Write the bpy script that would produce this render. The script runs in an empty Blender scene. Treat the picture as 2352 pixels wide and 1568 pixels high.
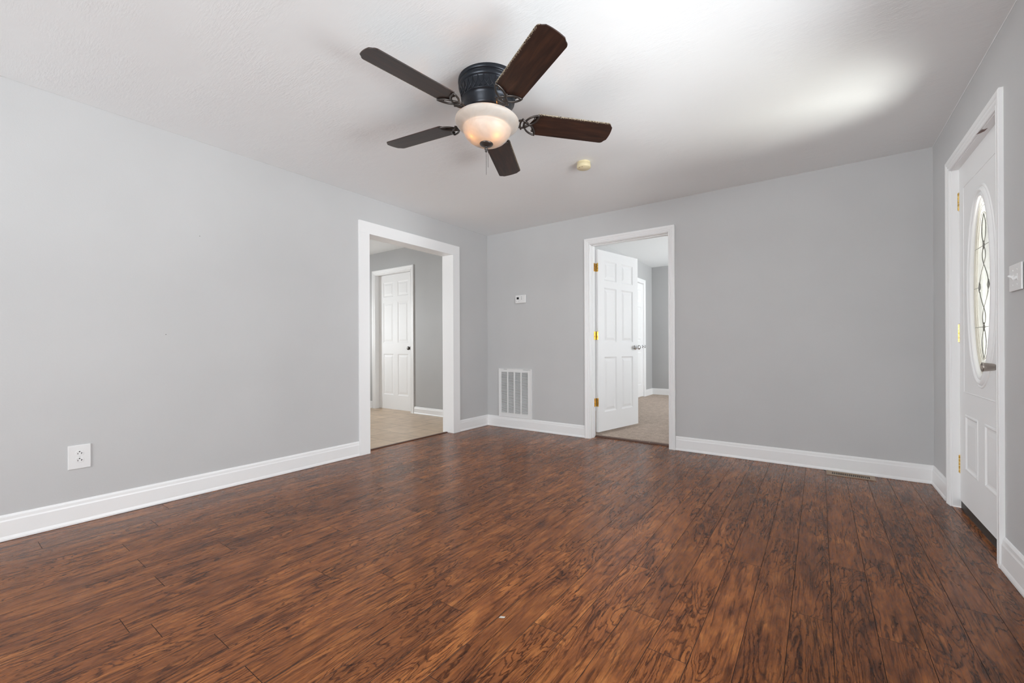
import bpy, bmesh, math, random
from mathutils import Vector, Matrix
random.seed(7)
sc = bpy.context.scene
COL = sc.collection

# ------------------------------------------------------------------ camera
cam_d = bpy.data.cameras.new('camera'); cam = bpy.data.objects.new('camera', cam_d); COL.objects.link(cam)
YAW, ROLL = 0.6243, -0.0043
CAM = Vector((3.4215, -4.2175, 0.9902))
fwd = Vector((-math.sin(YAW), math.cos(YAW), 0)); rt = Vector((math.cos(YAW), math.sin(YAW), 0)); up = Vector((0, 0, 1))
r2 = math.cos(ROLL)*rt + math.sin(ROLL)*up; u2 = -math.sin(ROLL)*rt + math.cos(ROLL)*up
M = Matrix.Identity(4)
for i in range(3):
    M[i][0], M[i][1], M[i][2], M[i][3] = r2[i], u2[i], -fwd[i], CAM[i]
cam.matrix_world = M
cam_d.sensor_width = 36; cam_d.lens = 36*978.804/2352; cam_d.shift_y = 12.4265/2352
cam_d.clip_start = 0.02; cam_d.clip_end = 200
sc.camera = cam

# ------------------------------------------------------------------ exposure, sky, daylight
vs = sc.view_settings
sc.display_settings.display_device = 'sRGB'
vs.view_transform = 'Standard'; vs.look = 'None'; vs.gamma = 1; vs.use_curve_mapping = False
vs.exposure = 0.22
sc.cycles.use_denoising = True
sc.cycles.max_bounces = 12; sc.cycles.diffuse_bounces = 8; sc.cycles.transparent_max_bounces = 12
sc.cycles.sample_clamp_indirect = 6.0

w = bpy.data.worlds.new('sky'); sc.world = w; w.use_nodes = True
bgn = w.node_tree.nodes['Background']; bgn.inputs['Color'].default_value = (1.0, 1.0, 1.0, 1); bgn.inputs['Strength'].default_value = 0.9

def daylight(name, loc, target, sx, sy, power, col=(.972, 1, 1.028), spread=180):
    d = bpy.data.lights.new(name, 'AREA'); d.shape = 'RECTANGLE'; d.size = sx; d.size_y = sy
    d.energy = power; d.color = col; d.spread = math.radians(spread)
    o = bpy.data.objects.new(name, d); COL.objects.link(o); o.location = loc
    o.rotation_euler = (Vector(target)-Vector(loc)).to_track_quat('-Z', 'Y').to_euler()
    return o
H, W, YF = 2.40, 4.084, -7.00
# light of the sky and sunlit yard coming through the windows of each room; front pair is added fill
daylight('daylight_side_window', (W+.19, -2.70, 1.35), (W, -2.70, 1.35), 1.20, 1.40, 70)
daylight('daylight_side_ground', (W+2.4, -2.7, -0.10), (W, -2.70, 1.5), 2.6, 2.2, 60)
daylight('fill_front_ground', (2.5, YF-3.2, -0.10), (2.5, YF, 1.3), 2.6, 0.8, 250)  # added upward fill through the unseen front window, brightens the ceiling
daylight('fill_front_window', (2.16, YF-.19, 1.405), (2.16, YF, 1.405), 3.08, 1.31, 124)  # added broad fill at the unseen front window, evens out the room
daylight('daylight_kitchen', (-4.95, -1.75, 1.6), (-4.2, -1.75, 1.5), 1.6, 1.5, 225)
daylight('daylight_bedroom', (5.25, 2.75, 1.25), (4.5, 2.75, 1.45), 1.8, 1.5, 225)
daylight('daylight_porch', (W+.78, -.50, -0.12), (W+.14, -.64, 1.3), 1.1, 1.0, 400)

# ------------------------------------------------------------------ helpers
class MB:
    """collects shapes into one mesh"""
    def __init__(s): s.v = []; s.f = []; s.m = []; s.sm = []
    def add(s, vs_, fs, mi=0, smooth=False):
        b = len(s.v); s.v += [tuple(v) for v in vs_]
        for f in fs: s.f.append([b+i for i in f]); s.m.append(mi); s.sm.append(smooth)
    def box(s, a, b, mi=0):
        x0, y0, z0 = [min(p, q) for p, q in zip(a, b)]; x1, y1, z1 = [max(p, q) for p, q in zip(a, b)]
        s.add([(x0,y0,z0),(x1,y0,z0),(x1,y1,z0),(x0,y1,z0),(x0,y0,z1),(x1,y0,z1),(x1,y1,z1),(x0,y1,z1)],
              [(3,2,1,0),(4,5,6,7),(0,1,5,4),(1,2,6,5),(2,3,7,6),(3,0,4,7)], mi)
    def obox(s, M4, a, b, mi=0):
        k = MB(); k.box(a, b); s.add([M4 @ Vector(v) for v in k.v], k.f, mi)
    def lathe(s, prof, n=48, M4=None, mi=0, smooth=True, cap=True):
        M4 = M4 or Matrix.Identity(4); vs_ = []; fs = []
        for r, z in prof:
            for i in range(n):
                a = 2*math.pi*i/n; vs_.append(M4 @ Vector((r*math.cos(a), r*math.sin(a), z)))
        m = len(prof)
        for j in range(m-1):
            for i in range(n):
                k = (i+1) % n; fs.append((j*n+i, j*n+k, (j+1)*n+k, (j+1)*n+i))
        s.add(vs_, fs, mi, smooth)
        if cap:
            for j in (0, m-1):
                if prof[j][0] > 1e-5:
                    s.add(vs_[j*n:(j+1)*n], [tuple(range(n))], mi)
    def tube(s, pts, r, n=8, closed=False, mi=0, smooth=True):
        pts = [Vector(p) for p in pts]; N = len(pts); rr = r if isinstance(r, (list, tuple)) else [r]*N
        vs_ = []; fs = []; prev = None
        for i, p in enumerate(pts):
            if closed: t = pts[(i+1) % N]-pts[i-1]
            else: t = pts[min(i+1, N-1)]-pts[max(i-1, 0)]
            t.normalize()
            a = prev if prev is not None else (Vector((0,0,1)) if abs(t.z) < .9 else Vector((1,0,0)))
            a = (a - t*a.dot(t)).normalized(); prev = a; b = t.cross(a)
            for k in range(n):
                q = 2*math.pi*k/n; vs_.append(p+rr[i]*(math.cos(q)*a+math.sin(q)*b))
        for i in range(N if closed else N-1):
            j = (i+1) % N
            for k in range(n):
                l = (k+1) % n; fs.append((i*n+k, i*n+l, j*n+l, j*n+k))
        s.add(vs_, fs, mi, smooth)
        if not closed:
            s.add(vs_[:n], [tuple(reversed(range(n)))], mi); s.add(vs_[-n:], [tuple(range(n))], mi)
    def sweep(s, prof, path, inw, mi=0, closed_prof=True, smooth=False):
        """prof: (offset along inw vector, offset along z); straight extrusion between two points"""
        a, b = Vector(path[0]), Vector(path[1]); inw = Vector(inw); n = len(prof)
        vs_ = [a+inw*d+Vector((0,0,z)) for d, z in prof]+[b+inw*d+Vector((0,0,z)) for d, z in prof]
        fs = [(i, (i+1) % n, n+(i+1) % n, n+i) for i in range(n)]
        fs += [tuple(range(n)), tuple(reversed(range(n, 2*n)))]
        s.add(vs_, fs, mi, smooth)
    def build(s, name, mats, parent=None, M4=None, bevel=0, seg=2, fixn=True, angle=35):
        me = bpy.data.meshes.new(name); me.from_pydata(s.v, [], s.f)
        mats = mats if isinstance(mats, (list, tuple)) else [mats]
        for m_ in mats: me.materials.append(m_)
        for p, mi, sm in zip(me.polygons, s.m, s.sm): p.material_index = mi; p.use_smooth = sm
        if fixn:
            bm = bmesh.new(); bm.from_mesh(me); bmesh.ops.recalc_face_normals(bm, faces=bm.faces); bm.to_mesh(me); bm.free()
        me.update()
        o = bpy.data.objects.new(name, me); COL.objects.link(o)
        if M4 is not None: o.matrix_world = M4
        if parent is not None: o.parent = parent
        if bevel:
            b = o.modifiers.new('bevel', 'BEVEL'); b.width = bevel; b.segments = seg; b.limit_method = 'ANGLE'; b.angle_limit = math.radians(angle)
        return o
def tag(o, label, cat, group=None, kind=None):
    o['label'] = label; o['category'] = cat
    if group: o['group'] = group
    if kind: o['kind'] = kind
    return o
def thing(name, label, cat, M4, group=None, kind=None):
    o = bpy.data.objects.new(name, None); COL.objects.link(o); o.empty_display_size = 0.1
    o.matrix_world = M4; return tag(o, label, cat, group, kind)
def T(x, y, z): return Matrix.Translation((x, y, z))
def frame(origin, ex, ey):
    """matrix whose local x, y, z run along ex, ey and ex x ey"""
    ex, ey = Vector(ex).normalized(), Vector(ey).normalized(); ez = ex.cross(ey)
    m = Matrix.Identity(4)
    for i in range(3): m[i][0], m[i][1], m[i][2], m[i][3] = ex[i], ey[i], ez[i], origin[i]
    return m
UPZ = Vector((0, 0, 1))

# ------------------------------------------------------------------ materials
def new_mat(name, col=(.8,.8,.8), rough=.5, metal=0, spec=.5):
    m = bpy.data.materials.new(name); m.use_nodes = True; nt = m.node_tree; b = nt.nodes['Principled BSDF']
    b.inputs['Base Color'].default_value = (*col, 1); b.inputs['Roughness'].default_value = rough
    b.inputs['Metallic'].default_value = metal; b.inputs['Specular IOR Level'].default_value = spec
    return m, nt, b
def N(nt, t, **kw):
    n = nt.nodes.new(t)
    for k, v in kw.items():
        if k in n.inputs: n.inputs[k].default_value = v
        else: setattr(n, k, v)
    return n
def mapping(nt, scale=(1,1,1)):
    tc = N(nt, 'ShaderNodeTexCoord'); mp = N(nt, 'ShaderNodeMapping'); mp.inputs['Scale'].default_value = scale
    nt.links.new(tc.outputs['Object'], mp.inputs['Vector']); return mp.outputs['Vector']
def noise(nt, vec, scale, detail=3, rough=.55, dist=0):
    n = N(nt, 'ShaderNodeTexNoise'); n.inputs['Scale'].default_value = scale; n.inputs['Detail'].default_value = detail
    n.inputs['Roughness'].default_value = rough; n.inputs['Distortion'].default_value = dist
    nt.links.new(vec, n.inputs['Vector']); return n.outputs['Fac']
def math_(nt, op, a, b=None, clamp=False):
    n = N(nt, 'ShaderNodeMath', operation=op); n.use_clamp = clamp
    for i, x in enumerate((a, b)):
        if x is None: continue
        if isinstance(x, (int, float)): n.inputs[i].default_value = x
        else: nt.links.new(x, n.inputs[i])
    return n.outputs[0]
def ramp(nt, fac, stops):
    n = N(nt, 'ShaderNodeValToRGB'); e = n.color_ramp.elements
    e[0].position, e[0].color = stops[0][0], (*stops[0][1], 1); e[1].position, e[1].color = stops[-1][0], (*stops[-1][1], 1)
    for p, c in stops[1:-1]:
        k = e.new(p); k.color = (*c, 1)
    nt.links.new(fac, n.inputs['Fac']); return n.outputs['Color']
def mix(nt, fac, a, b, mode='MIX'):
    n = N(nt, 'ShaderNodeMix', data_type='RGBA', blend_type=mode)
    for sock, x in ((n.inputs[0], fac), (n.inputs[6], a), (n.inputs[7], b)):
        if isinstance(x, (int, float)): sock.default_value = x
        elif isinstance(x, tuple): sock.default_value = (*x, 1)
        else: nt.links.new(x, sock)
    return n.outputs[2]
def bump(nt, b, h, strength, dist=.01):
    n = N(nt, 'ShaderNodeBump'); n.inputs['Strength'].default_value = strength; n.inputs['Distance'].default_value = dist
    nt.links.new(h, n.inputs['Height']); nt.links.new(n.outputs['Normal'], b.inputs['Normal'])

def paint(name, col, rough, bscale, bstr, spec=.35, var=.012):
    m, nt, b = new_mat(name, col, rough, 0, spec)
    v = mapping(nt)
    n1 = noise(nt, v, bscale, 3); n2 = noise(nt, v, 1.7, 2)
    c0 = tuple(max(0, c-var) for c in col); c1 = tuple(c+var for c in col)
    nt.links.new(ramp(nt, n2, [(.3, c0), (.7, c1)]), b.inputs['Base Color'])
    bump(nt, b, n1, bstr, .004); return m
M_WALL = paint('gray_wall_paint', (.56, .56, .562), .55, 130, .10)
M_WALL_DIMMED = paint('gray_wall_paint_dimmed', (.46, .46, .46), .55, 130, .10)  # darker copy of the wall paint; shade of the side rooms in the colour
M_TRIM = paint('white_trim_paint', (.87, .87, .872), .36, 25, .008, .45, .006)
M_DOOR = paint('white_door_paint', (.86, .86, .862), .5, 90, .05, .3, .006)
M_PLASTIC = paint('white_plastic', (.80, .80, .80), .35, 200, .0, .5, .003)

def ceiling_mat():
    m, nt, b = new_mat('textured_ceiling_paint', (.865, .880, .887), .8, 0, .2)
    v = mapping(nt)
    a = noise(nt, v, 16, 5, .62, 1.6)
    mp = N(nt, 'ShaderNodeMapping'); mp.inputs['Scale'].default_value = (9, 60, 9); mp.inputs['Rotation'].default_value = (0, 0, .5)
    tc = N(nt, 'ShaderNodeTexCoord'); nt.links.new(tc.outputs['Object'], mp.inputs['Vector'])
    c = noise(nt, mp.outputs['Vector'], 2.2, 4, .6, .8)
    h = math_(nt, 'ADD', math_(nt, 'MULTIPLY', a, .7), math_(nt, 'MULTIPLY', c, .6))
    mk = noise(nt, v, 2.6, 3, .6)
    h = math_(nt, 'MULTIPLY', h, math_(nt, 'ADD', math_(nt, 'MULTIPLY', mk, 3.0), -1.1))
    bump(nt, b, h, .27, .012); return m
M_CEIL = ceiling_mat()

def floor_mat():
    m, nt, b = new_mat('dark_hickory_laminate', (.2, .07, .03), .25, 0, .24)
    tc = N(nt, 'ShaderNodeTexCoord')
    at = N(nt, 'ShaderNodeAttribute', attribute_name='plank_seed')
    sep = N(nt, 'ShaderNodeSeparateXYZ'); nt.links.new(at.outputs['Vector'], sep.inputs[0])
    off = N(nt, 'ShaderNodeVectorMath', operation='SCALE'); off.inputs['Scale'].default_value = 37.0
    nt.links.new(at.outputs['Vector'], off.inputs[0])
    vadd = N(nt, 'ShaderNodeVectorMath', operation='ADD'); nt.links.new(tc.outputs['Object'], vadd.inputs[0]); nt.links.new(off.outputs[0], vadd.inputs[1])
    def mp(s):
        n = N(nt, 'ShaderNodeMapping'); n.inputs['Scale'].default_value = s; nt.links.new(vadd.outputs[0], n.inputs['Vector']); return n.outputs['Vector']
    # annual-ring contours of a smooth field stretched along the board
    field = noise(nt, mp((7.6, 1.25, 1)), 1.0, 2.0, .5, .7)
    wob = noise(nt, mp((70, 24, 1)), 1.0, 3, .65, .4)
    ph = math_(nt, 'ADD', math_(nt, 'MULTIPLY', field, 22.0), math_(nt, 'MULTIPLY', wob, 1.35))
    line = math_(nt, 'MULTIPLY', math_(nt, 'PINGPONG', ph, .5), 2.0)   # 0 at a ring line, 1 between
    fine = noise(nt, mp((210, 9, 1)), 1.0, 5, .7, .25)           # pores and streaks
    dash = noise(nt, mp((85, 5.5, 1)), 1.0, 4, .68, .5)          # longer dark dashes
    blot = noise(nt, mp((13, 3.6, 1)), 1.0, 5, .66, 1.1)         # smoky dark figure
    base = ramp(nt, blot, [(.30, (.098, .034, .015)), (.40, (.180, .062, .022)), (.54, (.262, .093, .029)), (.70, (.39, .153, .047))])
    dark = ramp(nt, line, [(.0, (.26, .22, .21)), (.13, (.42, .37, .36)), (.33, (.93, .92, .92)), (.6, (1, 1, 1))])
    wide = noise(nt, mp((4.5, 2.6, 1)), 1.0, 2, .5)              # rings fade out here and there
    lfac = ramp(nt, wide, [(.36, (.15, .15, .15)), (.52, (1, 1, 1))])
    c = mix(nt, lfac, base, mix(nt, 1.0, base, dark, 'MULTIPLY'))
    ds = ramp(nt, dash, [(.37, (.36, .32, .31)), (.47, (.92, .90, .90)), (.7, (1.08, 1.06, 1.04))])
    c = mix(nt, .9, c, mix(nt, 1.0, c, ds, 'MULTIPLY'))
    st = ramp(nt, fine, [(.36, (.55, .52, .52)), (.52, (1, 1, 1)), (.75, (1.20, 1.16, 1.12))])
    c = mix(nt, .8, c, mix(nt, 1.0, c, st, 'MULTIPLY'))
    tone = ramp(nt, sep.outputs['Z'], [(0, (.84, .82, .82)), (1, (1.18, 1.16, 1.14))])
    c = mix(nt, 1.0, c, tone, 'MULTIPLY')
    nt.links.new(c, b.inputs['Base Color'])
    nt.links.new(ramp(nt, fine, [(.3, (.33, .33, .33)), (.7, (.20, .20, .20))]), b.inputs['Roughness'])
    h = math_(nt, 'ADD', math_(nt, 'MULTIPLY', fine, .5), math_(nt, 'ADD', math_(nt, 'MULTIPLY', line, .15), math_(nt, 'MULTIPLY', blot, .9)))
    bump(nt, b, h, .06, .004)
    return m
M_FLOOR = floor_mat()
M_SEAM, _, _ = new_mat('dark_seam', (.032, .014, .009), .7)
M_STRIP, nt_, b_ = new_mat('brown_strip', (.10, .045, .028), .45)
bump(nt_, b_, noise(nt_, mapping(nt_, (20, 20, 20)), 3, 3), .1, .003)

def tile_mat():
    m, nt, b = new_mat('beige_ceramic_tile', (.55, .42, .30), .35, 0, .4)
    v = mapping(nt)
    br = N(nt, 'ShaderNodeTexBrick', offset=.5, offset_frequency=2); br.inputs['Scale'].default_value = 1
    br.inputs['Brick Width'].default_value = .44; br.inputs['Row Height'].default_value = .33; br.inputs['Mortar Size'].default_value = .0035
    br.inputs['Mortar Smooth'].default_value = .2
    br.inputs['Color1'].default_value = (.60, .46, .33, 1); br.inputs['Color2'].default_value = (.53, .40, .28, 1); br.inputs['Mortar'].default_value = (.17, .12, .08, 1)
    nt.links.new(v, br.inputs['Vector'])
    n = noise(nt, v, 7, 4, .6)
    c = mix(nt, 1.0, br.outputs['Color'], ramp(nt, n, [(.3, (.85, .84, .82)), (.7, (1.1, 1.1, 1.1))]), 'MULTIPLY')
    nt.links.new(c, b.inputs['Base Color']); return m
M_TILE = tile_mat()
def carpet_mat():
    m, nt, b = new_mat('beige_carpet', (.36, .29, .24), .95, 0, .1)
    v = mapping(nt); n = noise(nt, v, 140, 3, .7); n2 = noise(nt, v, 22, 3, .6)
    c = ramp(nt, math_(nt, 'ADD', math_(nt, 'MULTIPLY', n, .7), math_(nt, 'MULTIPLY', n2, .3)), [(.36, (.34, .27, .22)), (.64, (.72, .60, .51))])
    nt.links.new(c, b.inputs['Base Color']); bump(nt, b, n, .6, .008); return m
M_CARPET = carpet_mat()
def brass_mat():
    m, nt, b = new_mat('polished_brass', (.80, .56, .16), .22, 1, .5)
    n = noise(nt, mapping(nt), 60, 3, .6)
    nt.links.new(ramp(nt, n, [(.35, (.42, .24, .05)), (.6, (.88, .62, .20))]), b.inputs['Base Color']); return m
M_BRASS = brass_mat()
M_NICKEL, _, _ = new_mat('brushed_nickel', (.50, .45, .41), .30, 1)
M_CHROME, _, _ = new_mat('chrome', (.72, .72, .73), .12, 1)
M_BLACK, _, _ = new_mat('black_rubber', (.018, .016, .014), .5)
M_HOLE, _, _ = new_mat('dark_slot', (.008, .008, .008), .6)
M_SWEEP_GAP, _, _ = new_mat('dark_bronze_sweep_gap_shade', (.035, .030, .025), .5)
M_BRONZE, nt_, b_ = new_mat('black_bronze', (.020, .023, .030), .33, .55, .5)
bump(nt_, b_, noise(nt_, mapping(nt_), 45, 2), .04, .004)
M_IRON, _, _ = new_mat('rubbed_bronze', (.085, .075, .07), .35, .8)
M_REG, nt_, b_ = new_mat('tan_metal', (.36, .26, .18), .45, .2)
M_GRILLE, _, _ = new_mat('white_metal', (.80, .80, .80), .4)
M_DUCT, _, _ = new_mat('gray_filter', (.16, .16, .165), .9)
M_CREAM, _, _ = new_mat('yellowed_plastic', (.80, .70, .45), .45)
M_SCREEN, _, _ = new_mat('lcd_screen', (.016, .016, .016), .25)
M_LEAD, _, _ = new_mat('lead_came', (.20, .195, .18), .5, .3)
M_GREY, _, _ = new_mat('gray_print', (.35, .35, .36), .6)

def blade_mat():
    m, nt, b = new_mat('walnut_blade', (.06, .03, .02), .28, 0, .5)
    tc = N(nt, 'ShaderNodeTexCoord'); sp = N(nt, 'ShaderNodeSeparateXYZ'); nt.links.new(tc.outputs['Object'], sp.inputs[0])
    mp = N(nt, 'ShaderNodeMapping'); mp.inputs['Scale'].default_value = (5, 55, 5); nt.links.new(tc.outputs['Object'], mp.inputs['Vector'])
    g = noise(nt, mp.outputs['Vector'], 1.0, 5, .65, .6)
    wood = ramp(nt, g, [(.3, (.010, .005, .004)), (.55, (.030, .0125, .008)), (.75, (.062, .024, .012))])
    # settled dust along one edge of the blade, ragged by noise
    y = math_(nt, 'ABSOLUTE', math_(nt, 'SUBTRACT', sp.outputs['Y'], -.0745))
    dn = noise(nt, tc.outputs['Object'], 170, 3, .7)
    edge = math_(nt, 'LESS_THAN', y, math_(nt, 'MULTIPLY', math_(nt, 'SUBTRACT', dn, .45), .055))
    nt.links.new(mix(nt, math_(nt, 'MULTIPLY', edge, .8), wood, (.42, .36, .27)), b.inputs['Base Color'])
    nt.links.new(math_(nt, 'ADD', math_(nt, 'MULTIPLY', edge, .4), .42), b.inputs['Roughness'])
    return m
M_BLADE = blade_mat()
def bowl_mat():
    m = bpy.data.materials.new('alabaster_glass'); m.use_nodes = True; nt = m.node_tree; nt.nodes.clear()
    out = N(nt, 'ShaderNodeOutputMaterial'); d = N(nt, 'ShaderNodeBsdfDiffuse'); t = N(nt, 'ShaderNodeBsdfTranslucent'); g = N(nt, 'ShaderNodeBsdfGlossy')
    n = noise(nt, mapping(nt), 9, 3, .6, 1.2)
    c = ramp(nt, n, [(.3, (.58, .575, .54)), (.7, (.70, .70, .67))])
    nt.links.new(c, d.inputs['Color']); nt.links.new(c, t.inputs['Color']); g.inputs['Roughness'].default_value = .42
    a = N(nt, 'ShaderNodeMixShader'); a.inputs[0].default_value = .4; nt.links.new(d.outputs[0], a.inputs[1]); nt.links.new(t.outputs[0], a.inputs[2])
    f = N(nt, 'ShaderNodeFresnel'); f.inputs[0].default_value = 1.45
    a2 = N(nt, 'ShaderNodeMixShader'); nt.links.new(f.outputs[0], a2.inputs[0]); nt.links.new(a.outputs[0], a2.inputs[1]); nt.links.new(g.outputs[0], a2.inputs[2])
    nt.links.new(a2.outputs[0], out.inputs[0]); return m
M_BOWL = bowl_mat()
def emit_mat(name, col, s):
    m = bpy.data.materials.new(name); m.use_nodes = True; nt = m.node_tree; nt.nodes.clear()
    o = N(nt, 'ShaderNodeOutputMaterial'); e = N(nt, 'ShaderNodeEmission'); e.inputs[0].default_value = (*col, 1); e.inputs[1].default_value = s
    nt.links.new(e.outputs[0], o.inputs[0]); return m
M_BULB = emit_mat('warm_bulb', (1, .37, .055), 105)
def pane_mat(name, clear, col=(.97, .98, .98), rough=.02, tcol=None):
    m = bpy.data.materials.new(name); m.use_nodes = True; nt = m.node_tree; nt.nodes.clear()
    out = N(nt, 'ShaderNodeOutputMaterial'); t = N(nt, 'ShaderNodeBsdfTransparent'); g = N(nt, 'ShaderNodeBsdfGlossy'); g.inputs['Roughness'].default_value = rough
    tr = N(nt, 'ShaderNodeBsdfTranslucent'); tr.inputs[0].default_value = (*(tcol or col), 1); t.inputs[0].default_value = (*col, 1)
    a = N(nt, 'ShaderNodeMixShader'); a.inputs[0].default_value = clear; nt.links.new(tr.outputs[0], a.inputs[1]); nt.links.new(t.outputs[0], a.inputs[2])
    f = N(nt, 'ShaderNodeFresnel'); f.inputs[0].default_value = 1.3
    a2 = N(nt, 'ShaderNodeMixShader'); nt.links.new(f.outputs[0], a2.inputs[0]); nt.links.new(a.outputs[0], a2.inputs[1]); nt.links.new(g.outputs[0], a2.inputs[2])
    nt.links.new(a2.outputs[0], out.inputs[0]); return m, nt
M_PANE, _ = pane_mat('window_pane', 1.0)
M_FROST, _ = pane_mat('obscure_glass', .98, (.74, .735, .70), .15, (.55, .53, .47))
M_BEVELGLASS, _ = pane_mat('bevelled_glass', .9, (.95, .97, .95), .05, (.9, .9, .86))
M_RIDGE, _, _ = new_mat('bevel_ridge_glass', (.66, .63, .55), .3)
M_GROUND, _, _ = new_mat('pale_concrete', (.45, .43, .40), .9)
M_FACE, _, _ = new_mat('white_siding', (.70, .70, .68), .8)

# ------------------------------------------------------------------ room shell
def wall(name, label, axis, fixed, span, z, holes, mats, kind='structure'):
    """axis 'x': wall runs along x between fixed=(y0,y1); axis 'y': runs along y between fixed=(x0,x1). holes: (a0,a1,z0,z1)"""
    mb = MB(); cuts = sorted({span[0], span[1], *[h[0] for h in holes], *[h[1] for h in holes]})
    for a, b in zip(cuts, cuts[1:]):
        segs = [(z[0], z[1])]
        for h in holes:
            if h[0] <= a+1e-6 and h[1] >= b-1e-6:
                ns = []
                for s0, s1 in segs:
                    if h[2] > s0: ns.append((s0, min(s1, h[2])))
                    if h[3] < s1: ns.append((max(s0, h[3]), s1))
                segs = ns
        for s0, s1 in segs:
            if axis == 'x': mb.box((a, fixed[0], s0), (b, fixed[1], s1))
            else: mb.box((fixed[0], a, s0), (fixed[1], b, s1))
    return tag(mb.build(name, mats), label, 'wall', kind=kind)

TW = .12
# openings
LD = (-1.766, -.640, 2.054)      # wide opening in the left wall (y0, y1, top)
BD = (1.420, 2.247, 2.090)       # bedroom door in the back wall (x0, x1, top)
FD = (-1.362, -.512, 2.061)      # front door in the right wall (y0, y1, top)
SW = (-3.42, -1.98, .72, 1.98)   # side window
FW = (.62, 3.70, .75, 2.06)      # unseen front window added behind the camera for even fill
JW = .02
wall('wall_left', 'light gray painted wall with the wide cased opening', 'y', (-.141, 0), (YF, .0), (-.05, 2.62),
     [(LD[0]-JW, LD[1]+JW, -.05, LD[2]+JW)], M_WALL)
wall('wall_back', 'light gray painted wall with the open bedroom door and return air grille', 'x', (0, .12), (-.141, 4.62), (-.05, 2.62),
     [(BD[0]-JW, BD[1]+JW, -.05, BD[2]+JW)], M_WALL)
wall('wall_right', 'light gray painted wall holding the front door', 'y', (W, W+.14), (YF, 0), (-.05, 2.62),
     [(FD[0]-JW, FD[1]+JW, -.05, FD[2]+JW), SW], M_WALL)
wall('wall_front', 'light gray painted wall behind the viewer', 'x', (YF-.14, YF), (-.141, W+.14), (-.05, 2.62), [FW], M_WALL)
mb = MB(); mb.box((0, YF, H), (W, 0, H+.12)); tag(mb.build('ceiling', M_CEIL), 'white textured ceiling of the main room', 'ceiling', kind='structure')

# plank floor: board rows with the end joints where they lie
def plank_floor():
    xe = lambda k: .162+.1306*k if k <= 10 else 1.468+.1243*(k-10)
    J = {-2: -2.75, -1: -3.322, 0: -3.867, 1: -3.443, 2: -2.83, 3: -3.622, 4: -3.006, 5: -3.624, 6: -3.327, 7: -3.625, 8: -2.893, 9: -3.794, 10: -3.735,
         11: -3.188, 12: -3.625, 13: -3.036, 14: -3.629, 15: -2.55, 16: -3.035, 17: -1.087, 18: -3.323, 19: -2.931, 20: -2.329, 21: -2.658,
         22: -2.824, 23: -2.018, 24: -1.636, 25: -2.319, 26: -1.81, 27: -2.317, 28: -1.498, 29: -1.924, 30: -1.677, 31: -2.6}
    L = 1.318; g = .0010; rows = MB(); seeds = []; rnd = random.Random(11)
    for k in range(-2, 32):
        a, b = max(xe(k), -.0), min(xe(k+1), W+.033)
        if k == 31: b = W+.034
        if b-a < .004: continue
        y0 = J[k]
        while y0 > YF: y0 -= L
        ys = [YF]; y = y0+L
        while y < 0: ys.append(y); y += L
        ys.append(0.0)
        # boards run on into the door openings
        for c, d in zip(ys, ys[1:]):
            if d-c < .02: continue
            x0, x1, y_0, y_1 = a, b, c, d
            if d == 0.0 and x0 >= BD[0]-.03 and x1 <= BD[1]+.03: y_1 = .112
            sd = (rnd.random(), rnd.random(), rnd.random())
            V = [(x0,y_0,-.0016),(x1,y_0,-.0016),(x1,y_1,-.0016),(x0,y_1,-.0016),(x0+g,y_0+g,0),(x1-g,y_0+g,0),(x1-g,y_1-g,0),(x0+g,y_1-g,0)]
            rows.add(V, [(4,5,6,7)], 0); rows.add(V, [(0,1,5,4),(1,2,6,5),(2,3,7,6),(3,0,4,7)], 1)
            seeds += [sd]*5
            q0, q1 = max(x0, BD[0]), min(x1, BD[1])
            if d == 0.0 and y_1 == 0.0 and q1-q0 > .004:   # slivers beside the jambs
                V = [(q0,0,-.0016),(q1,0,-.0016),(q1,.112,-.0016),(q0,.112,-.0016),(q0,0,0),(q1,0,0),(q1,.112,0),(q0,.112,0)]
                rows.add(V, [(4,5,6,7)], 0); rows.add(V, [(0,1,5,4),(1,2,6,5),(2,3,7,6),(3,0,4,7)], 1); seeds += [sd]*5
    # boards inside the wide opening
    for (c, d) in ((LD[0]-.0, -1.2), (-1.2, LD[1])):
        sd = (rnd.random(), rnd.random(), rnd.random())
        V = [(-.085,c,-.0016),(0,c,-.0016),(0,d,-.0016),(-.085,d,-.0016),(-.085,c+g,0),(-g,c+g,0),(-g,d-g,0),(-.085,d-g,0)]
        rows.add(V, [(4,5,6,7)], 0); rows.add(V, [(0,1,5,4),(1,2,6,5),(2,3,7,6),(3,0,4,7)], 1); seeds += [sd]*5
    rows.box((-.12, YF, -.06), (W+.05, .12, -.0017), 1); seeds += [(0, 0, 0)]*6
    o = rows.build('floor', [M_FLOOR, M_SEAM], fixn=False)
    at = o.data.attributes.new('plank_seed', 'FLOAT_VECTOR', 'FACE')
    at.data.foreach_set('vector', [c for s_ in seeds for c in s_])
    return tag(o, 'dark reddish brown wood plank floor of the main room', 'floor', kind='structure')
plank_floor()

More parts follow.
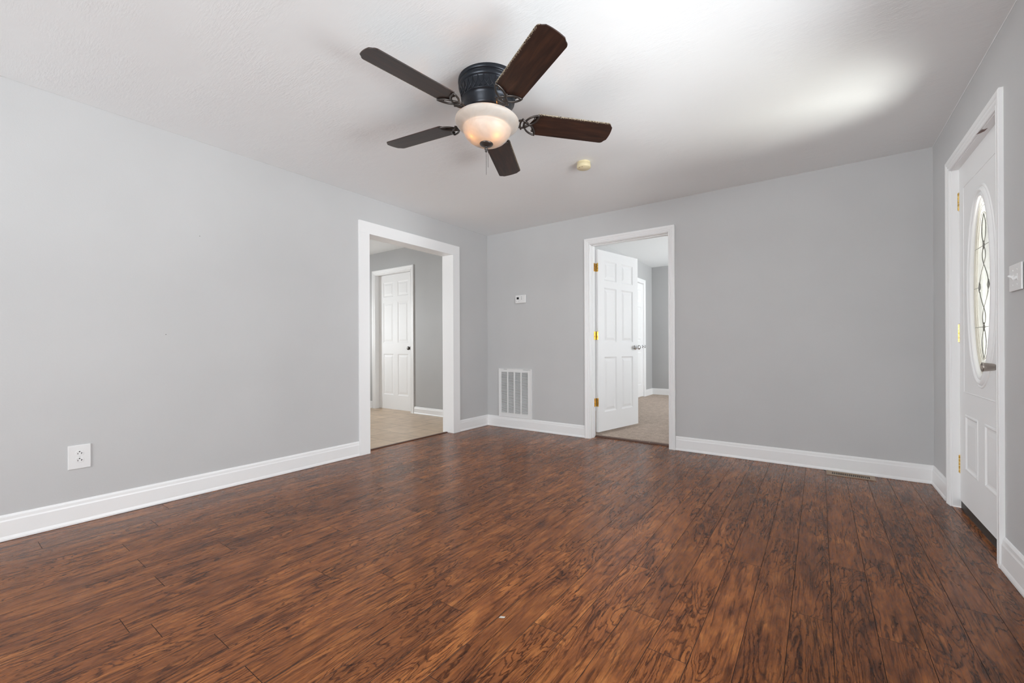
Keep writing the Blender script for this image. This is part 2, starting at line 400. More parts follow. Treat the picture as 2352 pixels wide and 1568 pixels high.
# ------------------------------------------------------------------ neighbouring rooms
KY, KX, KC = .106, -4.2, 2.515          # kitchen: far wall, left wall, ceiling
wall('wall_kitchen', 'gray wall with a closed white door beyond the wide opening', 'x', (KY, KY+.12), (KX, -.141), (-.05, 2.62), [(-2.44, -1.56, -.05, 2.175)], M_WALL_DIMMED)
wall('wall_kitchen_side', 'outer wall of the tiled room', 'y', (KX-.14, KX), (-3.8, KY+.12), (-.05, 2.62), [(-2.45, -1.05, .9, 2.0)], M_WALL_DIMMED)
wall('wall_kitchen_near', 'near wall of the tiled room', 'x', (-3.94, -3.8), (KX-.14, -.141), (-.05, 2.62), [], M_WALL_DIMMED)
mb = MB(); mb.box((KX, -3.8, KC), (-.141, KY, KC+.1)); tag(mb.build('ceiling', M_CEIL), 'textured ceiling seen through the wide opening', 'ceiling', kind='structure')
mb = MB(); mb.box((KX, -3.8, -.06), (-.118, KY+.12, .0)); tag(mb.build('floor', M_TILE), 'beige ceramic tile floor beyond the wide opening', 'floor', kind='structure')
AX, BY, BC, CZ = .675, 4.447, 2.585, .02  # bedroom
wall('wall_bedroom_side', 'gray bedroom wall with the closet door', 'y', (AX-.12, AX), (.12, BY+.12), (-.05, 2.62), [(3.18, 3.955, -.05, 2.20)], M_WALL_DIMMED)
wall('wall_bedroom_back', 'gray far wall of the bedroom, shade in its colour', 'x', (BY, BY+.12), (AX, 4.62), (-.05, 2.62), [], M_WALL_DIMMED)
wall('wall_bedroom_outer', 'outer wall of the bedroom', 'y', (4.5, 4.62), (.12, BY), (-.05, 2.62), [(1.95, 3.55, .8, 2.05)], M_WALL_DIMMED)
mb = MB(); mb.box((AX, .12, BC), (4.5, BY, BC+.1)); tag(mb.build('ceiling', M_CEIL), 'textured ceiling of the bedroom', 'ceiling', kind='structure')
mb = MB(); mb.box((AX-.12, .150, -.06), (4.5, BY, CZ)); tag(mb.build('floor', M_CARPET), 'beige carpet floor of the bedroom', 'floor', kind='structure')
mb = MB(); mb.box((W+.14, -12, -.4), (9, 1.2, -.16)); mb.box((-4, -12, -.4), (W+.14, YF-.14, -.16)); tag(mb.build('floor', M_GROUND), 'pale concrete outside the front door', 'ground', kind='structure')

# ------------------------------------------------------------------ baseboards
BH = .133
BPROF = [(0, .0015), (.017, .0015), (.017, .010), (.0145, .019), (.0125, .024), (.012, .100), (.0095, .108), (.0085, .122), (.004, .131), (0, BH)]
def baseboard(name, label, a, b, inw, h=BH):
    mb = MB(); mb.sweep([(d, z*h/BH) for d, z in BPROF], (a, b), inw)
    return tag(mb.build(name, M_TRIM), label, 'baseboard', kind='structure')
baseboard('baseboard_left', 'long white baseboard along the left wall', (0, YF, 0), (0, -1.875, 0), (1, 0, 0))
baseboard('baseboard_left', 'short white baseboard between the wide opening and the room corner', (0, -.530, 0), (0, -.0, 0), (1, 0, 0))
baseboard('baseboard_back', 'white baseboard under the return air grille', (0, 0, 0), (1.359, 0, 0), (0, -1, 0))
baseboard('baseboard_back', 'white baseboard right of the bedroom door', (2.309, 0, 0), (W, 0, 0), (0, -1, 0))
baseboard('baseboard_right', 'short white baseboard between the corner and the front door casing', (W, 0, 0), (W, -.416, 0), (-1, 0, 0))
baseboard('baseboard_right', 'white baseboard right of the front door', (W, -1.429, 0), (W, YF, 0), (-1, 0, 0), .145)
baseboard('baseboard_kitchen', 'white baseboard right of the door in the tiled room', (-1.497, KY, 0), (-.141, KY, 0), (0, -1, 0), .105)
baseboard('baseboard_kitchen', 'white baseboard left of the door in the tiled room', (KX, KY, 0), (-2.506, KY, 0), (0, -1, 0), .115)
baseboard('baseboard_bedroom', 'white baseboard on the bedroom far wall', (AX, BY, CZ), (4.5, BY, CZ), (0, -1, 0), .124)
baseboard('baseboard_bedroom', 'white baseboard beside the closet door', (AX, 4.03, CZ), (AX, BY, CZ), (1, 0, 0), .124)

# painted caulk beads in the room corners
def bead(label, a, b, m=None):
    mb = MB(); mb.tube([a, b], .0019, 6); return tag(mb.build('trim_6', m or M_CEIL), label, 'caulk line', kind='structure')
bead('thin white caulk line between ceiling and left wall', (.0005, YF, H-.0005), (.0005, 0, H-.0005), M_WALL)
bead('thin white caulk line between ceiling and right wall', (W-.001, YF, H-.001), (W-.001, 0, H-.001))
bead('thin pale caulk line in the back right corner', (W-.001, -.001, BH), (W-.001, -.001, H), M_WALL)

# ------------------------------------------------------------------ door casings
def flat_casing(name, label, M4, x0, x1, top, cw, depth, t=.018, floor=0.0, back=True):
    """local x across the opening, y up, z out of the wall into the room. Opening x0..x1, height top"""
    mb = MB()
    for (a, b) in ((x0-cw, x0), (x1, x1+cw)):
        mb.box((a, floor, 0), (b, top, t))
    mb.box((x0-cw, top, 0), (x1+cw, top+cw, t))
    mb.box((x0-.006, floor, -.002), (x0+.004, top, t+.0008)); mb.box((x1-.004, floor, -.002), (x1+.006, top, t+.0008)); mb.box((x0-.006, top-.004, -.002), (x1+.006, top+.006, t+.0008))
    # lining of the opening
    mb.box((x0-.02, floor, -depth), (x0, top, .0)); mb.box((x1, floor, -depth), (x1+.02, top, 0)); mb.box((x0-.02, top, -depth), (x1+.02, top+.02, 0))
    if back:
        for (a, b) in ((x0-cw, x0), (x1, x1+cw)): mb.box((a, floor, -depth-t), (b, top, -depth))
        mb.box((x0-cw, top, -depth-t), (x1+cw, top+cw, -depth))
    o = mb.build(name, M_TRIM, M4=M4, bevel=.002)
    return tag(o, label, 'door casing', kind='structure')
def moulded_casing(name, label, M4, x0, x1, top, cw, depth, t=.018, stop=None, floor=0.0):
    """mitred profile casing + jamb lining + stop; profile runs from the opening edge outward"""
    prof = [(0, 0), (0, .45), (.06, .62), (.14, .66), (.20, .52), (.26, .52), (.34, .72), (.44, .80), (.50, .70), (.56, .70), (.66, .92), (.80, 1.0), (.94, .98), (1, .85), (1, 0)]
    P_ = [(u*cw, h*t) for u, h in prof]; n = len(P_); mb = MB()
    def ring(cx, sx, yb):  # left/right leg
        pass
    # path corners: bottom-left, top-left, top-right, bottom-right; offset outward u
    def pt(i, u, z):
        return {0: (x0-u, floor, z), 1: (x0-u, top+u, z), 2: (x1+u, top+u, z), 3: (x1+u, floor, z)}[i]
    V = [pt(i, u, z) for i in range(4) for u, z in P_]
    F = []
    for i in range(3):
        for j in range(n-1): F.append((i*n+j, i*n+j+1, (i+1)*n+j+1, (i+1)*n+j))
    F += [tuple(range(n)), tuple(range(3*n, 4*n))]
    mb.add(V, F)
    mb.box((x0-.02, floor, -depth), (x0+.0035, top, 0.0)); mb.box((x1-.0035, floor, -depth), (x1+.02, top, 0)); mb.box((x0-.02, top-.0035, -depth), (x1+.02, top+.02, 0))
    if stop:
        s0, s1 = stop; q = .011
        mb.box((x0, floor, -s1), (x0+q, top, -s0)); mb.box((x1-q, floor, -s1), (x1, top, -s0)); mb.box((x0, top-q, -s1), (x1, top, -s0))
    o = mb.build(name, M_TRIM, M4=M4)
    return tag(o, label, 'door casing', kind='structure')
# frames: local x = across, y = up, z = towards the viewer's room
F_LEFT = frame((0, 0, 0), (0, 1, 0), UPZ)          # ez = y x z = +x
F_BACK = frame((0, 0, 0), (1, 0, 0), UPZ)          # ez = x x z = -y
F_RIGHT = frame((W, 0, 0), (0, -1, 0), UPZ)        # ez = -y x z = -x
flat_casing('trim_1', 'white flat board casing around the wide opening to the tiled room', F_LEFT, LD[0], LD[1], LD[2], .107, .141)
moulded_casing('trim_2', 'white moulded casing around the open bedroom door', F_BACK, BD[0], BD[1], BD[2], .061, .12, .018, (.045, .078))
moulded_casing('trim_3', 'white moulded casing around the front door', F_RIGHT, .512, 1.362, FD[2], .066, .14, .018, (.082, .11))
moulded_casing('trim_4', 'white casing of the closed door in the tiled room', F_BACK @ T(0, 0, -KY), -2.42, -1.575, 2.155, .075, .12)
F_CLOSET = frame((AX, 0, 0), (0, 1, 0), UPZ)
moulded_casing('trim_5', 'white casing of the closet door in the bedroom', F_CLOSET, 3.20, 3.955, 2.20, .07, .12, floor=CZ)

M_CHIPPED, _, _ = new_mat('bare_wood_chip', (.22, .15, .135), .8)
mb = MB(); V = [(0, 0), (.014, -.006), (.030, -.030), (.034, -.075), (.022, -.060), (.012, -.068), (.006, -.035)]
mb.add([(x, y, 0) for x, y in V]+[(x, y, .0008) for x, y in V], [tuple(range(7)), tuple(range(13, 6, -1))]+[(i, (i+1) % 7, 7+(i+1) % 7, 7+i) for i in range(7)])
pc = mb.build('chipped_paint', M_CHIPPED, M4=T(4.072, -1.085, 2.0568) @ Matrix.Scale(.8, 4)); pc.parent = bpy.data.objects['trim_3']; pc.matrix_parent_inverse = bpy.data.objects['trim_3'].matrix_world.inverted(); pc['label'] = 'brown chip in the white paint'
# ------------------------------------------------------------------ doors
def relief_panel(mb, w, h, zf, panels, depth_fn, sign=1, mi=0):
    """one face of a door leaf: rectangle 0..w, 0..h at depth zf with moulded panels (x0,y0,x1,y1)"""
    offs = [d for d, _ in depth_fn]
    xs, ys = {0.0, w}, {0.0, h}
    for a, b, c, d in panels:
        for o_ in offs: xs |= {round(a+o_, 5), round(c-o_, 5)}; ys |= {round(b+o_, 5), round(d-o_, 5)}
    xs, ys = sorted(xs), sorted(ys)
    def dep(x, y):
        for a, b, c, d in panels:
            m_ = min(x-a, c-x, y-b, d-y)
            if m_ > -1e-6:
                for (d0, h0), (d1, h1) in zip(depth_fn, depth_fn[1:]):
                    if m_ <= d1+1e-6: return h0+(h1-h0)*max(0, min(1, (m_-d0)/(d1-d0)))
                return depth_fn[-1][1]
        return 0.0
    hh = [[dep(x, y) for y in ys] for x in xs]; ny = len(ys)
    V = [(x, y, zf-sign*hh[i][j]) for i, x in enumerate(xs) for j, y in enumerate(ys)]
    F = []
    for i in range(len(xs)-1):
        for j in range(ny-1):
            a, b, c, d = i*ny+j, (i+1)*ny+j, (i+1)*ny+j+1, i*ny+j+1
            ha, hb, hc, hd = hh[i][j], hh[i+1][j], hh[i+1][j+1], hh[i][j+1]
            if max(ha, hb, hc, hd)-min(ha, hb, hc, hd) < 1e-7: T_ = [(a, b, c, d)]
            elif abs(hb-hd) <= abs(ha-hc): T_ = [(a, b, c), (a, c, d)]
            else: T_ = [(a, b, d), (b, c, d)]
            F += T_ if sign > 0 else [tuple(reversed(t)) for t in T_]
    mb.add(V, F, mi)
RELIEF6 = [(0, 0), (.006, .004), (.016, .009), (.024, .0095), (.050, .002), (.054, .0015)]
def six_panel_leaf(name, parent, w, h, t=.035, mat=None, soft=1.0):
    RELIEF = [(d, q*soft) for d, q in RELIEF6]
    mb = MB(); st, ms = .112*w/.8, .10*w/.8
    pw = (w-2*st-ms)/2
    cols = [(st, st+pw), (w-st-pw, w-st)]
    rows = [(.105, .410), (.492, .795), (.835, .945)]
    P_ = [(a, r0*h, b, r1*h) for a, b in cols for r0, r1 in rows]
    relief_panel(mb, w, h, t, P_, RELIEF, 1); relief_panel(mb, w, h, 0, P_, RELIEF, -1)
    mb.add([(0,0,0),(w,0,0),(w,h,0),(0,h,0),(0,0,t),(w,0,t),(w,h,t),(0,h,t)], [(0,1,5,4),(1,2,6,5),(2,3,7,6),(3,0,4,7)])
    return mb.build(name, mat or M_DOOR, parent, fixn=False)
def round_knob(parent, name, mat, M4, scale=1, style='round'):
    mb = MB(); s_ = scale
    if style == 'round':
        mb.lathe([(.0, 0), (.031*s_, 0), (.031*s_, .003), (.027*s_, .008), (.014*s_, .011), (.011*s_, .018), (.011*s_, .026), (.015*s_, .030), (.024*s_, .036), (.0275*s_, .045), (.0275*s_, .055), (.024*s_, .061), (.012*s_, .063), (0, .063)], 32, M4)
    return mb.build(name, mat, parent)
def hinge(parent, M4, h=.09, mat=None, leaf=.03, both=True):
    """barrel along local y, leaves in local x"""
    mb = MB(); n = 5; r = .0062
    for i in range(n):
        mb.lathe([(r, i*h/n+.0008), (r, (i+1)*h/n-.0008)], 14, M4 @ Matrix.Rotation(-math.pi/2, 4, 'X') @ T(0, 0, 0) if False else M4 @ Matrix(((1,0,0,0),(0,0,1,0),(0,-1,0,0),(0,0,0,1))))
    mb.lathe([(0, -.006), (.004, -.004), (.005, 0)], 12, M4 @ Matrix(((1,0,0,0),(0,0,1,0),(0,-1,0,0),(0,0,0,1))))
    mb.lathe([(.005, h), (.004, h+.004), (0, h+.006)], 12, M4 @ Matrix(((1,0,0,0),(0,0,1,0),(0,-1,0,0),(0,0,0,1))))
    o = mb.build('hinge', mat or M_BRASS, parent)
    return o

# bedroom door, swung open into the bedroom
def bedroom_door():
    hx, hy, z0 = 1.4500, .134, .048; ang = math.radians(BEDROOM_ANGLE); w_, h_ = .795, 2.012
    e = Vector((math.cos(ang), math.sin(ang), 0)); nrm = Vector((math.sin(ang), -math.cos(ang), 0))   # room-side face normal
    # leaf local: x along e, y up, z = e x up = nrm
    base = Vector((hx, hy, z0)) + e*.006 - nrm*.034
    root = thing('door_1', 'white six panel door standing open into the bedroom', 'door', frame(base, e, UPZ), kind='structure')
    leaf = six_panel_leaf('door_leaf', root, w_, h_)
    k = round_knob(root, 'door_knob', M_CHROME, T(w_-.062, .93, .035)); k['label'] = 'chrome door knob'
    lt = MB(); lt.box((w_-.0005, .90, .006), (w_+.0012, .96, .029)); lt.build('latch_plate', M_CHROME, root)
    for zc in (.33, 1.065, 1.815):
        hb = MB(); yy = zc-z0
        B = T(-.006, yy, .034)
        for i in range(5): hb.lathe([(.0065, i*.018+.0008), (.0065, i*.018+.0172)], 14, B @ Matrix(((1,0,0,0),(0,0,1,0),(0,-1,0,0),(0,0,0,1))))
        hb.lathe([(.0045, .09), (.0045, .094), (0, .097)], 12, B @ Matrix(((1,0,0,0),(0,0,1,0),(0,-1,0,0),(0,0,0,1))))
        hb.box((-.006, yy, .004), (-.0006, yy+.09, .034))
        # leaf screwed to the jamb
        o = hb.build('hinge', M_BRASS, root); o['label'] = 'brass hinge'
        jl = MB(); jl.box((BD[0]+.004, .060, zc), (BD[0]+.0062, .1265, zc+.09))
        for q in (.018, .045, .072): jl.lathe([(.004, 0), (.004, .001), (0, .0015)], 10, T(BD[0]+.0062, .08, zc+q) @ Matrix.Rotation(math.pi/2, 4, 'Y'))
        j = jl.build('hinge_plate', M_BRASS); j.parent = o; j.matrix_parent_inverse = (root.matrix_world).inverted(); j['label'] = 'brass hinge plate on the jamb'
BEDROOM_ANGLE = 77.6
bedroom_door()

# closed door in the tiled room
def kitchen_door():
    root = thing('door_2', 'closed white six panel door in the tiled room', 'door', frame((-2.416, KY+.093, .012), (1, 0, 0), UPZ), kind='structure')
    six_panel_leaf('door_leaf', root, .837, 2.136, soft=.55)
    k = round_knob(root, 'door_knob', M_IRON, T(.837-.06, .965, .035)); k['label'] = 'dark door knob'
kitchen_door()
def closet_door():
    root = thing('door_3', 'closed white closet door on the bedroom side wall', 'door', frame((AX-.045, 3.205, CZ+.012), (0, 1, 0), UPZ), kind='structure')
    six_panel_leaf('door_leaf', root, .745, 2.15)
    k = round_knob(root, 'door_knob', M_CHROME, T(.745-.058, .955, .035)); k['label'] = 'chrome closet knob'
closet_door()

# front door with the oval leaded glass
OC = (.425, 1.252); OA = (.180, .482)          # oval centre and half axes in leaf coordinates (leaf y=0 at z=.048)
def front_door():
    w_, h_, t = .846, 2.010, .044; z0 = .048
    # local x runs from the hinge edge (y=-.514) towards the camera side, local z into the room
    root = thing('door_4', 'white front door with an oval leaded glass window', 'door', frame((W+.033+t, -.5145, z0), (0, -1, 0), UPZ), kind='structure')
    mb = MB(); n = 96
    # two raised panels low on the leaf and a fine raised rectangle around the oval
    ol = [(OC[0]+OA[0]*1.02*math.cos(2*math.pi*i/n), OC[1]+OA[1]*1.01*math.sin(2*math.pi*i/n)) for i in range(n)]
    bx0, bx1, by0, by1 = .10, w_-.10, .665, 1.872
    # face around the oval: ring of quads from the oval to the border rectangle
    def border(i):
        a = 2*math.pi*i/n; c, s_ = math.cos(a), math.sin(a)
        tx = ((bx1 if c > 0 else bx0)-OC[0])/c if abs(c) > 1e-9 else 1e9
        ty = ((by1 if s_ > 0 else by0)-OC[1])/s_ if abs(s_) > 1e-9 else 1e9
        k = min(tx, ty); return (OC[0]+k*c, OC[1]+k*s_)
    for zz, flip in ((t, False), (0, True)):
        V = [(*p, zz) for p in ol]+[(*border(i), zz) for i in range(n)]
        F = [(i, (i+1) % n, n+(i+1) % n, n+i) for i in range(n)]
        corners = [(bx0, by0), (bx1, by0), (bx1, by1), (bx0, by1)]
        for (cx, cy) in corners:
            a = math.atan2(cy-OC[1], cx-OC[0]) % (2*math.pi); i = int(a/(2*math.pi)*n) % n
            V.append((cx, cy, zz)); F.append((n+i, n+(i+1) % n, len(V)-1))
        mb.add(V, F)
        mb.add([(0, by0, zz), (bx0, by0, zz), (bx0, by1, zz), (0, by1, zz)], [(0, 1, 2, 3)]); mb.add([(bx1, by0, zz), (w_, by0, zz), (w_, by1, zz), (bx1, by1, zz)], [(0, 1, 2, 3)])
        mb.add([(0, by1, zz), (w_, by1, zz), (w_, h_, zz), (0, h_, zz)], [(0, 1, 2, 3)])
    pan = [(.122, .205, .368, .535), (.482, .205, .728, .535)]
    relief_panel(mb, w_, by0, t, pan, [(0, 0), (.005, -.003), (.012, -.003), (.020, .003), (.030, .0035), (.055, .0), (.06, 0)], 1)
    mb.add([(0,0,0),(w_,0,0),(w_,by0,0),(0,by0,0)], [(0,1,2,3)])
    mb.add([(0,0,0),(w_,0,0),(w_,h_,0),(0,h_,0),(0,0,t),(w_,0,t),(w_,h_,t),(0,h_,t)], [(0,1,5,4),(1,2,6,5),(2,3,7,6),(3,0,4,7)])
    # wall of the oval hole
    V = [(*p, 0) for p in ol]+[(*p, t) for p in ol]; mb.add(V, [(i, (i+1) % n, n+(i+1) % n, n+i) for i in range(n)])
    # thin raised bead tracing the rectangle
    for (a, b) in (((bx0, by0), (bx1, by0)), ((bx1, by0), (bx1, by1)), ((bx1, by1), (bx0, by1)), ((bx0, by1), (bx0, by0))):
        d = Vector((b[0]-a[0], b[1]-a[1], 0)).normalized()
        mb.tube([(a[0], a[1], t-.0015), (b[0], b[1], t-.0015)], .0042, 10)
    # pressed oval swell in the skin outside the glazing frame
    sw = [(OC[0]+(OA[0]+.072)*math.cos(2*math.pi*i/n), OC[1]+(OA[1]+.052)*math.sin(2*math.pi*i/n), t-.0035) for i in range(n)]
    mb.tube(sw, .0085, 10, True)
    leaf = mb.build('door_leaf', M_DOOR, root)
    # glazing frame: swept profile around the oval (offset outward u, height v)
    fr = MB(); pr = [(-.006, -.012), (-.006, .002), (-.002, .0065), (.005, .0085), (.011, .0065), (.0135, .001), (.0185, .001), (.021, .0085), (.027, .0125), (.034, .0115), (.040, .006), (.046, -.0005)]
    V = []; F = []; m_ = len(pr)
    for i in range(n):
        a = 2*math.pi*i/n; c, s_ = math.cos(a), math.sin(a); nx, ny = c/OA[0], s_/OA[1]; l = math.hypot(nx, ny); nx /= l; ny /= l
        for u, v in pr: V.append((OC[0]+OA[0]*c+nx*u, OC[1]+OA[1]*s_+ny*u, t+v))
    for i in range(n):
        for j in range(m_-1):
            k = (i+1) % n; F.append((i*m_+j, k*m_+j, k*m_+j+1, i*m_+j+1))
    fr.add(V, F, 0, True); fr.build('oval_frame', M_DOOR, root)
    # obscure glass
    gl = MB(); zg = t-.012
    V = [(OC[0]+OA[0]*1.015*math.cos(2*math.pi*i/n), OC[1]+OA[1]*1.005*math.sin(2*math.pi*i/n), zg) for i in range(n)]
    V2 = [(x, y, zg-.006) for x, y, z in V]
    gl.add(V, [tuple(range(n))]); gl.add(V2, [tuple(reversed(range(n)))]); gl.add(V+V2, [(i, (i+1) % n, n+(i+1) % n, n+i) for i in range(n)])
    glass = gl.build('oval_glass', M_FROST, root); glass['label'] = 'frosted oval glass'
    # came: border oval, crossing curves, diamonds and bars
    cm = MB(); zc = zg+.001; r = .0017
    def el(fx, fy): return [(OC[0]+OA[0]*fx*math.cos(2*math.pi*i/n), OC[1]+OA[1]*fy*math.sin(2*math.pi*i/n), zc) for i in range(n)]
    rg_ = MB()
    for fx, fy in ((.955, .972), (.88, .93), (.80, .885), (.66, .81)): rg_.tube(el(fx, fy), .0022, 6, True)
    rg_.build('glass_ridge', M_RIDGE, root)
    knots = [(-.375, 0), (-.30, .028), (-.21, 0), (-.165, .026), (-.12, 0), (0, .075), (.12, 0), (.165, .026), (.21, 0), (.30, .028), (.375, 0)]
    def amp(y):
        sg = [(-.385, -.215), (-.215, -.115), (-.115, .115), (.115, .215), (.215, .385)]; A = [.035, .026, .075, .026, .035]
        for (a, b), q in zip(sg, A):
            if a <= y <= b: return q*math.sin(math.pi*(y-a)/(b-a))
        return 0
    for s_ in (1, -1):
        pts = []; k = 0
        for i in range(121):
            y = -.385+.77*i/120; pts.append((OC[0]+s_*amp(y), OC[1]+y, zc))
        cm.tube(pts, r, 6)
        dx = OC[0]+s_*.075
        cm.tube([(dx, OC[1]+.028, zc), (dx+.018, OC[1], zc), (dx, OC[1]-.028, zc), (dx-.018, OC[1], zc)], r, 6, True)
        cm.tube([(dx+s_*.018, OC[1], zc), (OC[0]+s_*OA[0]*.96, OC[1], zc)], r, 6)
        for yb in (-.215, .215):
            ex = OA[0]*.965*math.sqrt(1-(yb/(OA[1]*.975))**2)
            cm.tube([(OC[0]+s_*.012, OC[1]+yb, zc), (OC[0]+s_*ex, OC[1]+yb, zc)], r, 6)
    for yb in (-.215, .215):
        cm.tube([(OC[0], OC[1]+yb+.024, zc), (OC[0]+.014, OC[1]+yb, zc), (OC[0], OC[1]+yb-.024, zc), (OC[0]-.014, OC[1]+yb, zc)], r, 6, True)
    cm.build('lead_came', M_LEAD, root)
    # clear bevelled pieces set between the curves
    bv = MB()
    for a, b in ((-.385, -.215), (-.215, -.115), (-.115, .115), (.115, .215), (.215, .385)):
        K = 18; V = []
        for i in range(K+1):
            y = a+(b-a)*i/K; V.append((OC[0]+amp(y)*.93, OC[1]+y, zc-.001))
        for i in range(K-1, 0, -1):
            y = a+(b-a)*i/K; V.append((OC[0]-amp(y)*.93, OC[1]+y, zc-.001))
        c_ = (OC[0], OC[1]+(a+b)/2, zc+.0035); m2 = len(V); bv.add(V+[c_], [(i, (i+1) % m2, m2) for i in range(m2)])
    p = bv.build('bevelled_glass', M_BEVELGLASS, root); p['label'] = 'clear bevelled glass pieces'
    # brushed nickel knob
    kb = MB(); KM = T(w_-.066, .838, t) @ Matrix.Scale(.86, 4)
    kb.lathe([(0, 0), (.033, 0), (.033, .004), (.030, .009), (.016, .012), (.0135, .022), (.0135, .034), (.017, .036), (.019, .040), (.0255, .082), (.0255, .085), (.023, .086), (.019, .0815), (.006, .081), (.005, .083), (.0, .083)], 40, KM)
    kb.obox(KM, (-.0015, -.009, .081), (.0015, .009, .092))
    k = kb.build('door_knob', M_NICKEL, root); k['label'] = 'brushed nickel knob with turn button'
    # dark sweep under the leaf
    sb = MB(); sb.box((.002, -.046, .006), (w_-.002, .001, t-.004)); s_ = sb.build('door_sweep', M_SWEEP_GAP, root); s_['label'] = 'dark weather strip under the door'
    wb = MB(); wb.box((.001, h_-.001, .006), (w_-.001, h_+.0028, t-.003)); ws = wb.build('gap_shadow_strip', M_SWEEP_GAP, root); ws['label'] = 'dark strip standing in for the gap shadow along the door top'  # dark strip in place of the shadow in the gap above the leaf
    for z_ in (1.808, 1.008, .212):
        hb = MB(); yy = z_-z0; B = T(-.0035, yy, t+.0005)
        R_ = Matrix(((1,0,0,0),(0,0,1,0),(0,-1,0,0),(0,0,0,1)))
        for i in range(5): hb.lathe([(.0078, i*.0215+.001), (.0078, i*.0215+.0205)], 14, B @ R_)
        hb.lathe([(.005, .1075), (.005, .112), (0, .114)], 12, B @ R_); hb.lathe([(0, -.006), (.005, -.004), (.005, 0)], 12, B @ R_)
        hb.box((-.0040, yy, .008), (-.0006, yy+.1075, t)); 
        h_o = hb.build('hinge', M_BRASS, root); h_o['label'] = 'brass hinge'
front_door()

# ------------------------------------------------------------------ windows that light the rooms (beside the viewer, and one added behind for fill)
def window(name, label, M4, w_, h_, depth):
    """local x across, y up, z into the room; origin = lower left of the opening at the inner wall face"""
    root = thing(name, label, 'window', M4, kind='structure')
    mb = MB(); c = .065
    for a, b in ((( -c, -c, 0), (0, h_+c, .018)), ((w_, -c, 0), (w_+c, h_+c, .018)), ((0, h_, 0), (w_, h_+c, .018)), ((-c-.02, -.03, 0), (w_+c+.02, 0, .05)), ((-c, -c-.03, 0), (w_+c, -.03, .016))): mb.box(a, b)
    mb.box((0, 0, -depth), (.02, h_, 0)); mb.box((w_-.02, 0, -depth), (w_, h_, 0)); mb.box((.02, 0, -depth), (w_-.02, .02, 0)); mb.box((.02, h_-.02, -depth), (w_-.02, h_, 0))
    mb.build('window_frame', M_TRIM, root, bevel=.002)
    for (y0, y1, zz) in ((.02, h_/2+.015, -.06), (h_/2-.015, h_-.02, -.095)):
        s_ = MB(); q = .036
        s_.box((.02, y0, zz-.016), (.02+q, y1, zz+.016)); s_.box((w_-.02-q, y0, zz-.016), (w_-.02, y1, zz+.016)); s_.box((.02+q, y0, zz-.016), (w_-.02-q, y0+q, zz+.016)); s_.box((.02+q, y1-q, zz-.016), (w_-.02-q, y1, zz+.016))
        sash = s_.build('sash', M_TRIM, root)
        p = MB(); p.box((.02+q, y0+q, zz-.002), (w_-.02-q, y1-q, zz+.002)); p.build('pane', M_PANE, sash)
    return root
window('window_1', 'white framed window in the right wall beyond the light switch', F_RIGHT @ T(-SW[1], SW[2], 0), SW[1]-SW[0], SW[3]-SW[2], .14)
window('window_2', 'wide white framed picture window, unseen, added behind the viewer for even light', frame((FW[1], YF, FW[2]), (-1, 0, 0), UPZ), FW[1]-FW[0], FW[3]-FW[2], .14)
window('window_3', 'white framed window of the tiled room', frame((KX, -2.45, .9), (0, 1, 0), UPZ), 1.40, 1.10, .14)
window('window_4', 'white framed window of the bedroom', frame((4.5, 3.55, .8), (0, -1, 0), UPZ), 1.60, 1.25, .12)

# ------------------------------------------------------------------ thresholds
mb = MB(); mb.sweep([(-.036, 0), (-.036, .004), (-.02, .0075), (0, .0085), (.005, .006), (.005, 0)], ((-.088, LD[0]+.001, 0), (-.088, LD[1]-.001, 0)), (1, 0, 0))
tag(mb.build('threshold_strip', M_STRIP), 'dark brown reducer strip where the tile meets the plank floor', 'threshold')
mb = MB(); mb.sweep([(-.040, 0), (-.036, .012), (-.015, .014), (.006, .010), (.011, .0)], ((BD[0]+.004, .118, 0), (BD[1]-.004, .118, 0)), (0, -1, 0))
tag(mb.build('threshold_strip', M_STRIP), 'dark brown threshold strip at the carpet edge of the bedroom doorway', 'threshold')

